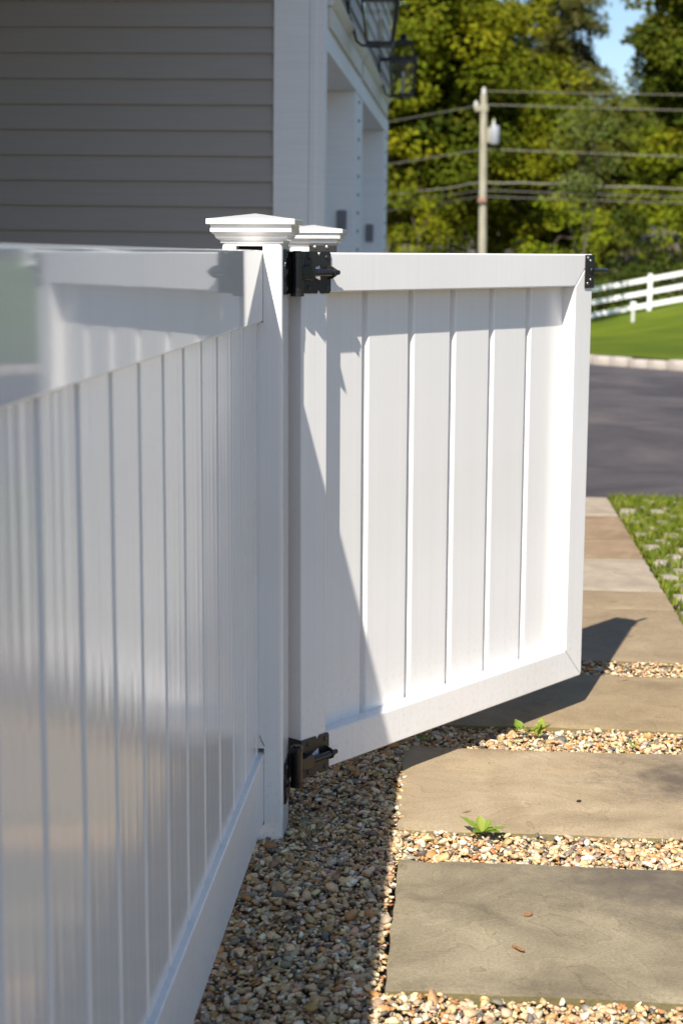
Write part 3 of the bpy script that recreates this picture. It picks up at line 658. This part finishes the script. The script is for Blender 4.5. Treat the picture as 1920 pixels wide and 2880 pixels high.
# ------------------------------------------------------------------ house
house = empty('house', (-.335, 5.60, 0), -.0067)
tag(house, 'grey sided garage end of a house with white trim and two recessed door bays', 'house')
def lap_board(name, axis, a0, a1, zb, exp, base, out, parent=house, mat=M_SIDING):
    """lapped siding board: lower edge proud by 14 mm; 'axis' is its long axis"""
    z1 = zb + exp + .012
    if axis == 'x': prism(name, [(base, zb), (base, z1), (base + out * .003, z1), (base + out * .024, zb)], a0, a1, 'x', mat, parent)
    else: prism(name, [(base, zb), (base + out * .024, zb), (base + out * .003, z1), (base, z1)], a0, a1, 'y', mat, parent)
EXP = .136
box('side_wall', (-6.5, -.30, .004, .28, -.1, 4.6), M_SIDING, house)
for k in range(-9, 13): lap_board('siding_board', 'x', -2.4, -.268, 1.513 + EXP * k, EXP, .002, -1)
box('corner_board', (-.27, -.078, -.026, .06, -.1, 4.6), M_TRIM, house, .003)
box('corner_bead', (-.076, .003, -.012, .152, -.1, 4.6), M_TRIM, house, .004)
box('corner_stop', (-.060, -.040, -.016, -.004, -.1, 4.6), M_TRIM, house, .003)
SLOT = [(.154, 2.37), (3.09, 5.90)]
box('pillar', (-.34, 0, 2.37, 3.09, -.1, 2.36), M_TRIM, house, .004)
box('pillar', (-.34, 0, 5.90, 6.57, -.1, 2.36), M_TRIM, house, .004)
box('door_header', (-.34, .004, .155, 6.57, 2.362, 2.485), M_TRIM, house, .003)
box('front_wall', (-.30, -.004, .155, 6.57, 2.486, 4.6), M_SIDING, house)
for y0, y1 in ((.18, 2.62), (2.84, 6.1)):
    c = box('header_trim', (-.001, .022, y0, y1, 2.487, 2.60), M_CREAM, house, .003)
    prism('crown_moulding', [(-.001, 2.602), (.024, 2.602), (.055, 2.645), (.055, 2.66), (-.001, 2.665)], y0 - .02, y1 + .03, 'y', M_CREAM, c)
for k in range(13): lap_board('siding_board', 'y', .155, 6.57, 2.668 + EXP * k, EXP, -.003, 1)
for y0, y1 in SLOT:
    d = empty('garage_door', (-.30, 0, 0), 0, house)
    for k in range(4): box('door_panel', (-.04, 0, y0 - .05, y1 + .05, -.1 + .62 * k, .51 + .62 * k), M_TRIM, d, .006)
for k in range(17): ball('stud', (.002, 2.66, .28 + .127 * k), .013, M_PLATE, house, (.8, 1, 1), 8)
for k in range(17): ball('stud', (.002, 6.2, .28 + .127 * k), .012, M_PLATE, house, (.8, 1, 1), 8)
box('cover_plate', (-.118, -.052, 2.34, 2.372, 1.40, 1.56), M_PLATE, house, .008, 3)
box('cover_plate', (-.15, -.082, 5.87, 5.902, 1.375, 1.53), M_PLATE, house, .008, 3)
# added unseen overhang and brown block that darken the side wall; rear wall, roof
box('shade_overhang', (-6.5, -.30, -2.75, .0, 3.35, 4.6), M_SIDING, house)  # added out of view to keep sun off the siding below
box('shade_block', (-6.5, -1.98, -6.0, .0, -.1, 3.348), siding_mat('shade_block_brown', (.12, .09, .07)), house)  # added out of view to block sky, so the siding darkens leftward
box('rear_wall', (-6.5, -.345, .285, 6.57, -.1, 4.6), M_SIDING, house)
prism('roof', [(-7.0, 4.602), (.25, 4.602), (.25, 4.72), (-3.3, 6.6), (-7.0, 4.72)], -3.1, 6.9, 'y', M_ROOF, house)

def lantern(y, label):
    r = empty('wall_lantern', (0, 0, 0)); r.matrix_world = Matrix.Translation((-.335, 5.6, 0)) @ Matrix.Rotation(-.0067, 4, 'Z') @ Matrix.Translation((.018, y, 2.81))
    tag(r, label, 'lantern', 'black lanterns on the garage front'); c = .195
    box('back_plate', (-.014, .008, -.045, .045, -.13, .07), M_IRON, r, .004)
    box('arm', (.008, c - .11, -.012, .012, .02, .05), M_IRON, r, .003)
    tube('scroll_arm', [(.008, 0, -.09), (.03, 0, -.16), (.05, 0, -.235), (.085, 0, -.262), (c, 0, -.268)], .008, M_IRON, r, 8)
    def ring(name, hw, z0, z1, t=.014):
        bm = bmesh.new()
        for b in ((c - hw, c + hw, -hw, -hw + t), (c - hw, c + hw, hw - t, hw), (c - hw, c - hw + t, -hw + t, hw - t), (c + hw - t, c + hw, -hw + t, hw - t)): box_bm(bm, b[0], b[1], b[2], b[3], z0, z1)
        return link(name, bm_done(bm, name), M_IRON, r)
    ring('band', .115, .015, .048); ring('base_ring', .082, -.262, -.245, .03); ring('top_ring', .072, .145, .158, .03)
    bm = bmesh.new(); box_bm(bm, c - .078, c + .078, -.078, .078, -.268, -.262); link('base_plate', bm_done(bm, 'base_plate'), M_IRON, r)
    for sx in (-1, 1):
        for sy in (-1, 1):
            tube('bar', [(c + sx * .078, sy * .078, -.25), (c + sx * .108, sy * .108, .018)], .0075, M_IRON, r, 6)
            tube('bar', [(c + sx * .106, sy * .106, .045), (c + sx * .068, sy * .068, .15)], .0075, M_IRON, r, 6)
    for k in range(4):
        a = k * math.pi / 2; R = Matrix.Rotation(a, 3, 'Z')
        for h0, z0, h1, z1 in ((.076, -.25, .106, .016), (.104, .047, .068, .15)):
            bm = bmesh.new(); vs = [bm.verts.new(R @ Vector(p) + Vector((c, 0, 0))) for p in ((h0, -h0, z0), (h0, h0, z0), (h1, h1, z1), (h1, -h1, z1))]
            f = bm.faces.new(vs); ex = bmesh.ops.extrude_face_region(bm, geom=[f]); bmesh.ops.translate(bm, verts=[v for v in ex['geom'] if isinstance(v, bmesh.types.BMVert)], vec=R @ Vector((-.003, 0, 0)))
            link('pane', bm_done(bm, 'pane'), M_GLASS, r)
    prism('cap', [(c - .075, .158), (c + .075, .158), (c + .045, .185), (c - .045, .185)], -.06, .06, 'y', M_IRON, r, .004)
    tube('finial', [(c, 0, .185), (c, 0, .205), (c, 0, .215), (c, 0, .24)], [.03, .022, .032, .012], M_IRON, r, 12)
    tube('candle', [(c, 0, -.245), (c, 0, -.11)], .014, simple('candle_sleeve', (.5, .47, .4), .5), r, 10)
    ball('bulb', (c, 0, -.085), .014, simple('bulb_glass', (.7, .7, .68), .1), r, (1, 1, 2.1))
lantern(1.44, 'black wall lantern nearest the corner board, cut off by the top of the picture')
lantern(4.77, 'black wall lantern farther along the garage, seen whole against the trees')

# ------------------------------------------------------------------ utility pole and wires
PX, PY = 1.08, 55.0
pole = empty('utility_pole', (PX, PY, hgt(PX, PY))); tag(pole, 'weathered grey wooden utility pole with a transformer', 'utility pole')
z0 = hgt(PX, PY)
tube('pole_shaft', [(.08, 0, -.5), (.04, 0, 3), (-.04, 0, 6.78 - z0)], [.165, .145, .12], M_POLE, pole, 14)
box('crossarm_bracket', (-.34, .12, -.12, -.02, 6.2 - z0, 6.42 - z0), M_POLE, pole, .02)
M_INS = simple('insulator_porcelain', (.5, .48, .44), .3)
for x, z in ((-.04, 6.76), (-.30, 6.30), (-.02, 6.5)): tube('insulator', [(x, -.03, z - z0), (x, -.03, z + .10 - z0), (x, -.03, z + .26 - z0)], [.07, .085, .05], M_INS, pole, 10)
tf = tube('transformer', [(.37, -.06, 5.08 - z0), (.37, -.06, 5.12 - z0), (.37, -.06, 5.66 - z0), (.37, -.06, 5.72 - z0)], [.15, .175, .175, .14], simple('transformer_grey', (.26, .27, .30), .55), pole, 20)
box('mounting_lug', (.10, .24, -.12, .0, 5.15 - z0, 5.65 - z0), M_POLE, tf)
tube('bushing', [(.33, -.06, 5.72 - z0), (.33, -.06, 5.94 - z0)], [.06, .035], M_INS, tf, 8)
box('pole_tag', (-.16, .12, -.24, -.2, 3.1 - z0, 3.22 - z0), simple('tag_rust', (.30, .14, .09), .6), pole)
M_WIRE = simple('cable_grey', (.20, .185, .14), .6); M_CABLE = simple('cable_black', (.09, .08, .07), .45)
def wire(name, zs, r, mat, label, left=True, wob=0.):
    zl, zp, zr = zs; pts = []
    if left:
        dx, dy = -2.59 - PX, 6.5; dz = zl - zp
        for k in range(24, 0, -1):
            t = k / 24 * 3.2; pts.append((PX + dx * t, PY + dy * t, zp + dz * t - .05 * math.sin(min(1, t / 3.2) * math.pi) + wob * noise.noise((t * 9, 0, zp))))
    pts.append((PX - .02, PY, zp)); dx, dy = 8.1 - PX, 1.0; dz = zr - zp
    for k in range(1, 41):
        t = k / 40 * 4; pts.append((PX + dx * t, PY + dy * t, zp + dz * t + .03 * (t - 1) * t + wob * noise.noise((t * 14, 3, zp))))
    o = tube(name, pts, r, mat, None, 6); tag(o, label, 'power line', 'wires on the utility pole')
wire('power_line', (6.85, 6.90, 6.90), .014, M_WIRE, 'topmost wire, running right from the top of the utility pole', False)
wire('power_line', (6.38, 6.44, 6.37), .016, M_WIRE, 'second wire from the top of the utility pole')
wire('power_line', (4.75, 4.92, 4.78), .019, M_WIRE, 'wire just below the transformer')
wire('power_line', (3.55, 3.78, 3.68), .030, M_WIRE, 'pale wavy bundled cable, highest of the low three', True, .10)
wire('power_line', (3.27, 3.51, 3.37), .024, M_CABLE, 'black cable, middle one of the low three')
wire('power_line', (2.97, 3.29, 3.16), .024, M_CABLE, 'black cable, lowest on the utility pole')

# ------------------------------------------------------------------ three-rail fence across the lawn
M_WHITE = simple('white_fence_paint', (.78, .77, .75), .45)
pf = empty('paddock_fence', (6.3, 48.6, 0)); tag(pf, 'white three rail fence running across the far edge of the lawn', 'fence')
fx = [-5.7, -3.3, -.9, 1.5, 3.9, 6.3, 8.7, 11.1, 13.5]
for x in fx: box('post', (x - 6.3 - .065, x - 6.3 + .065, -.065, .065, hgt(x, 48.6) - .3, hgt(x, 48.6) + 1.17), M_WHITE, pf, .015)
for a, b in zip(fx, fx[1:]):
    for zz in (.13, .53, .93):
        za, zb = hgt(a, 48.6) + zz, hgt(b, 48.6) + zz
        bm = bmesh.new(); vs = box_bm(bm, a - 6.3 + .066, b - 6.3 - .066, -.03, .02, 0, .15)
        for v in vs: v.co.z += za + (zb - za) * (v.co.x - (a - 6.3)) / (b - a)
        link('rail', bm_done(bm, 'rail'), M_WHITE, pf)
sx, sy = 5.28, 43.5
st = empty('marker_stake', (sx, sy, hgt(sx, sy))); tag(st, 'short pale marker stake in the lawn in front of the rail fence', 'stake')
box('stake_shaft', (-.045, .045, -.02, .02, -.2, .50), simple('stake_grey', (.5, .5, .46), .6), st, .006)
box('stake_head', (-.075, .075, -.024, .024, .50, .60), M_WHITE, st, .01)

# ------------------------------------------------------------------ trees
def leaf_quads(cent, norm, size, asp=.62):
    n = len(cent); nrm = norm / np.linalg.norm(norm, axis=1, keepdims=True)
    r = rng.normal(size=(n, 3)); a = np.cross(nrm, r); a /= np.linalg.norm(a, axis=1, keepdims=True); b = np.cross(nrm, a)
    s = size[:, None]; V = np.stack([cent - a * s * .5, cent + b * s * .5 * asp, cent + a * s * .5 + nrm * s * .12, cent - b * s * .5 * asp], 1).reshape(-1, 3)
    return V, np.arange(n * 4).reshape(n, 4)
def crown_mesh(centers, radii, per, lsize, pal, flat=.55):
    C, N, S, K = [], [], [], []
    for (c, r) in zip(centers, radii):
        m = int(per * r * r); d = rng.normal(size=(m, 3)); d /= np.linalg.norm(d, axis=1, keepdims=True)
        rad = r * rng.uniform(.35, 1.0, m) ** .6; p = d * rad[:, None] * np.array([1, 1, flat]); C.append(p + c)
        N.append(d * .6 + np.array([0, -.15, .75]) + rng.normal(0, .45, (m, 3))); S.append(rng.uniform(*lsize, m))
        base = np.array(pal[rng.integers(len(pal))]) * rng.uniform(.8, 1.2); K.append(base * rng.uniform(.75, 1.25, (m, 1)) * rng.normal(1, .05, (m, 3)))
    V, F = leaf_quads(np.concatenate(C), np.concatenate(N), np.concatenate(S)); K = np.clip(np.concatenate(K), .004, .4)
    return np_mesh('crown', V, F, False, np.repeat(K, 4, 0))
def tree(name, x, y, crown_c, crown_r, nclump, label, pal, cl=(.7, 1.45), per=165, lsize=(.16, .32), group='trees beyond the lawn', trunk=.28, inner=.35, mat=M_LEAF, cat='tree'):
    k = 1.0 if name == 'sapling' else 1.17 if cat == 'tree' else 1.08
    def away(p): return tuple(CAM[i] + (p[i] - CAM[i]) * k for i in range(3))
    crown_c = away(crown_c); crown_r = [q * k for q in crown_r]; x, y, _ = away((x, y, 0))
    z = hgt(x, y); r = empty(name, (x, y, z)); tag(r, label, cat, group)
    cc = np.array(crown_c) - np.array([x, y, z]); cr = np.array(crown_r)
    d = rng.normal(size=(nclump, 3)); d /= np.linalg.norm(d, axis=1, keepdims=True)
    cen = cc + d * cr * rng.uniform(inner, 1, (nclump, 1)) ** .55; rad = rng.uniform(*cl, nclump) * k
    cen = cen[cen[:, 2] > .2]; rad = rad[:len(cen)]
    me = crown_mesh(cen, rad, per, lsize, pal); link('crown', me, mat, r)
    if cat == 'tree' and name != 'sapling':
        di = rng.normal(size=(nclump // 2, 3)); di /= np.linalg.norm(di, axis=1, keepdims=True)
        ci = cc + di * cr * .72 * rng.uniform(.1, 1, (len(di), 1)) ** .6 + np.array([0, .8, 0])
        link('inner_foliage', crown_mesh(ci, np.full(len(ci), 1.35 * k), 40, (.4, .75), DEEP), mat, r)  # darker leaf colour paints shade into the gaps inside the crown
    if trunk:
        bm = bmesh.new(); top = Vector(cc) + Vector((0, 0, cr[2] * .35)); pts = [Vector((0, 0, -.3))]
        for k in range(1, 6): t = k / 5; pts.append(Vector((top.x * t + .25 * math.sin(t * 5 + x), top.y * t, top.z * t)))
        tube_bm(bm, pts, [trunk * (1.25 - t * .2) for t in range(6)], 9)
        for k in range(7):
            b0 = pts[2 + k % 3]; c = Vector(cen[rng.integers(len(cen))]); mid = (b0 + c) / 2 + Vector((0, 0, .4)); tube_bm(bm, [b0, mid, c], [trunk * .4, trunk * .25, trunk * .08], 6)
        link('trunk', bm_done(bm, 'trunk', 50), M_BARK, r)
    return r
MAPLE = [(.125, .15, .005), (.165, .18, .006), (.195, .20, .007), (.085, .11, .005), (.14, .155, .006)]
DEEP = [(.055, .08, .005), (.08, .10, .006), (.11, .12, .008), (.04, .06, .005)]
OLIVE = [(.11, .125, .02), (.13, .14, .026), (.10, .115, .018)]
BUSH = [(.18, .22, .008), (.21, .235, .010), (.15, .19, .008)]
tree('maple_tree', -1.9, 59, (-1.9, 59, 7.4), (4.6, 3.6, 6.6), 140, 'dense yellow green maple tree behind the far lantern', MAPLE)
tree('maple_tree', 1.0, 63, (1.0, 63, 6.4), (3.5, 3.2, 5.6), 100, 'yellow green maple tree directly behind the utility pole', MAPLE)
tree('maple_tree', 2.9, 60.5, (2.6, 60.5, 4.3), (2.3, 2.2, 3.1), 60, 'lower layered maple right of the transformer', MAPLE, cl=(.6, 1.2))
tree('oak_tree', 9.6, 57, (9.35, 57, 9.2), (3.2, 3, 4.6), 110, 'dark green oak leaning in from the right edge of the picture', DEEP, cl=(.6, 1.3))
tree('oak_tree', 8.6, 56, (8.4, 56, 4.3), (2.1, 2, 2.1), 48, 'yellow green young oak below the dark oak at the right', MAPLE, cl=(.5, 1.0))
tree('locust_tree', 6.4, 67, (6.2, 67, 4.5), (2.4, 2.2, 4.2), 85, 'soft olive green tree between the pine and the right hand oak', OLIVE, cl=(.6, 1.3), lsize=(.12, .24), per=130)
tree('sapling', 4.0, 44.9, (4.05, 44.9, 4.2), (1.0, .9, 2.0), 26, 'slim pale green young tree standing on the lawn in front of the conifer', [(.12, .14, .035), (.10, .13, .03)], cl=(.35, .7), lsize=(.08, .18), per=200, trunk=.032)
tree('shrub', 4.1, 53.5, (4.0, 53.5, 1.9), (1.8, 1.3, 1.5), 36, 'bright yellow green shrub behind the middle of the gate top', BUSH, cl=(.35, .75), per=190, lsize=(.10, .22), trunk=.07, group='shrubs below the trees', cat='shrub')
tree('shrub', -1.2, 53, (-1.2, 53, 2.0), (1.5, 1.2, 1.5), 30, 'leafy green shrub at the foot of the garage wall, left of the pole', MAPLE, cl=(.35, .75), per=170, lsize=(.10, .22), trunk=.07, group='shrubs below the trees', cat='shrub')
tree('shrub', 8.3, 53.2, (8.3, 53.2, 2.3), (1.3, 1.2, 1.1), 22, 'yellow green shrub over the rail fence at the right edge', BUSH, cl=(.35, .75), per=170, lsize=(.10, .22), trunk=.07, group='shrubs below the trees', cat='shrub')
tree('shrub', 6.0, 54.5, (6.0, 54.5, 1.6), (1.5, 1.2, 1.3), 24, 'dark olive shrub just behind the left part of the rail fence', DEEP, cl=(.35, .75), per=170, lsize=(.10, .22), trunk=.07, group='shrubs below the trees', cat='shrub')
# pine with drooping, see-through whorls
def pine(x, y, H, R, label):
    z = hgt(x, y); r = empty('pine_tree', (x, y, z)); tag(r, label, 'tree', 'trees beyond the lawn'); bm = bmesh.new()
    tube_bm(bm, [(0, 0, -.3), (.05, 0, H * .5), (0, 0, H)], [.32, .2, .03], 10)
    C, N, S, K = [], [], [], []
    for lv in range(52):
        t = lv / 51; zz = 1.6 + (H - 1.8) * t; rr = R * (1 - t) ** .75 + .25
        for k in range(7):
            a = rng.uniform(0, 6.283); L = rr * rng.uniform(.6, 1.1); pts = []
            for s in range(5):
                q = s / 4; pts.append(Vector((math.cos(a) * L * q, math.sin(a) * L * q, zz + .25 * L * q - .42 * L * q * q)))
            tube_bm(bm, pts, [.035, .03, .022, .015, .008], 5)
            for s in range(int(L * 62)):
                q = rng.uniform(.22, 1); i = min(3, int(q * 4)); p = pts[i].lerp(pts[i + 1], q * 4 - i)
                C.append(np.array(p) + rng.normal(0, .13, 3) - np.array([0, 0, .08])); N.append(np.array([math.sin(a) * .3, -math.cos(a) * .3, .5]) + rng.normal(0, .6, 3)); S.append(rng.uniform(.22, .48))
                K.append(np.array([(.095, .11, .022), (.13, .13, .03), (.065, .085, .02), (.15, .135, .05)][rng.integers(4)]))
    V, F = leaf_quads(np.array(C), np.array(N), np.array(S), .28); link('crown', np_mesh('crown', V, F, False, np.repeat(np.array(K), 4, 0)), M_LEAF, r)
    link('trunk', bm_done(bm, 'trunk', 50), M_BARK, r)
pine(5.05, 80, 21, 3.7, 'tall thin conifer with drooping olive branches and sky showing through')
# far-off wood behind everything and to the right (one mass)
cen, rad = [], []
for k in range(900):
    a = rng.uniform(0, 1); x = -32 + 62 * a; y = rng.uniform(92, 106); top = 17 + 2 * noise.noise((x * .12, 0, 4)) - (8.5 * max(0, min(1, (x - 3.6) / 1.5)) if x < 13.5 else 4.5)
    cen.append((x, y, hgt(x, y) + rng.uniform(.3, 1) * top - 1)); rad.append(rng.uniform(1.0, 2.2))
for k in range(260):
    y = rng.uniform(8, 74); x = 24 + 14 * rng.uniform(0, 1) + .05 * y; cen.append((x, y, hgt(x, y) + rng.uniform(.5, 5.0))); rad.append(rng.uniform(1.2, 2.2))
me = crown_mesh(np.array(cen), np.array(rad), 26, (.45, .9), [(.035, .05, .004), (.05, .068, .006), (.028, .04, .004), (.07, .082, .012)])
tag(link('woods', me, M_LEAF), 'dense dark green wood far behind the separate trees', kind='stuff')

# low undergrowth along the foot of the trees (one mass)
cen, rad = [], []
for k in range(330):
    x = rng.uniform(-7, 16); y = rng.uniform(49.6, 60); cen.append((x, y, hgt(x, y) + rng.uniform(.0, .75) + .05 * (y - 49.6))); rad.append(rng.uniform(.45, .9))
tag(link('undergrowth', crown_mesh(np.array(cen), np.array(rad), 110, (.12, .28), [(.035, .055, .006), (.05, .07, .008), (.07, .09, .01), (.028, .042, .005)], .7), M_LEAF), 'dark low undergrowth behind the rail fence', kind='stuff')
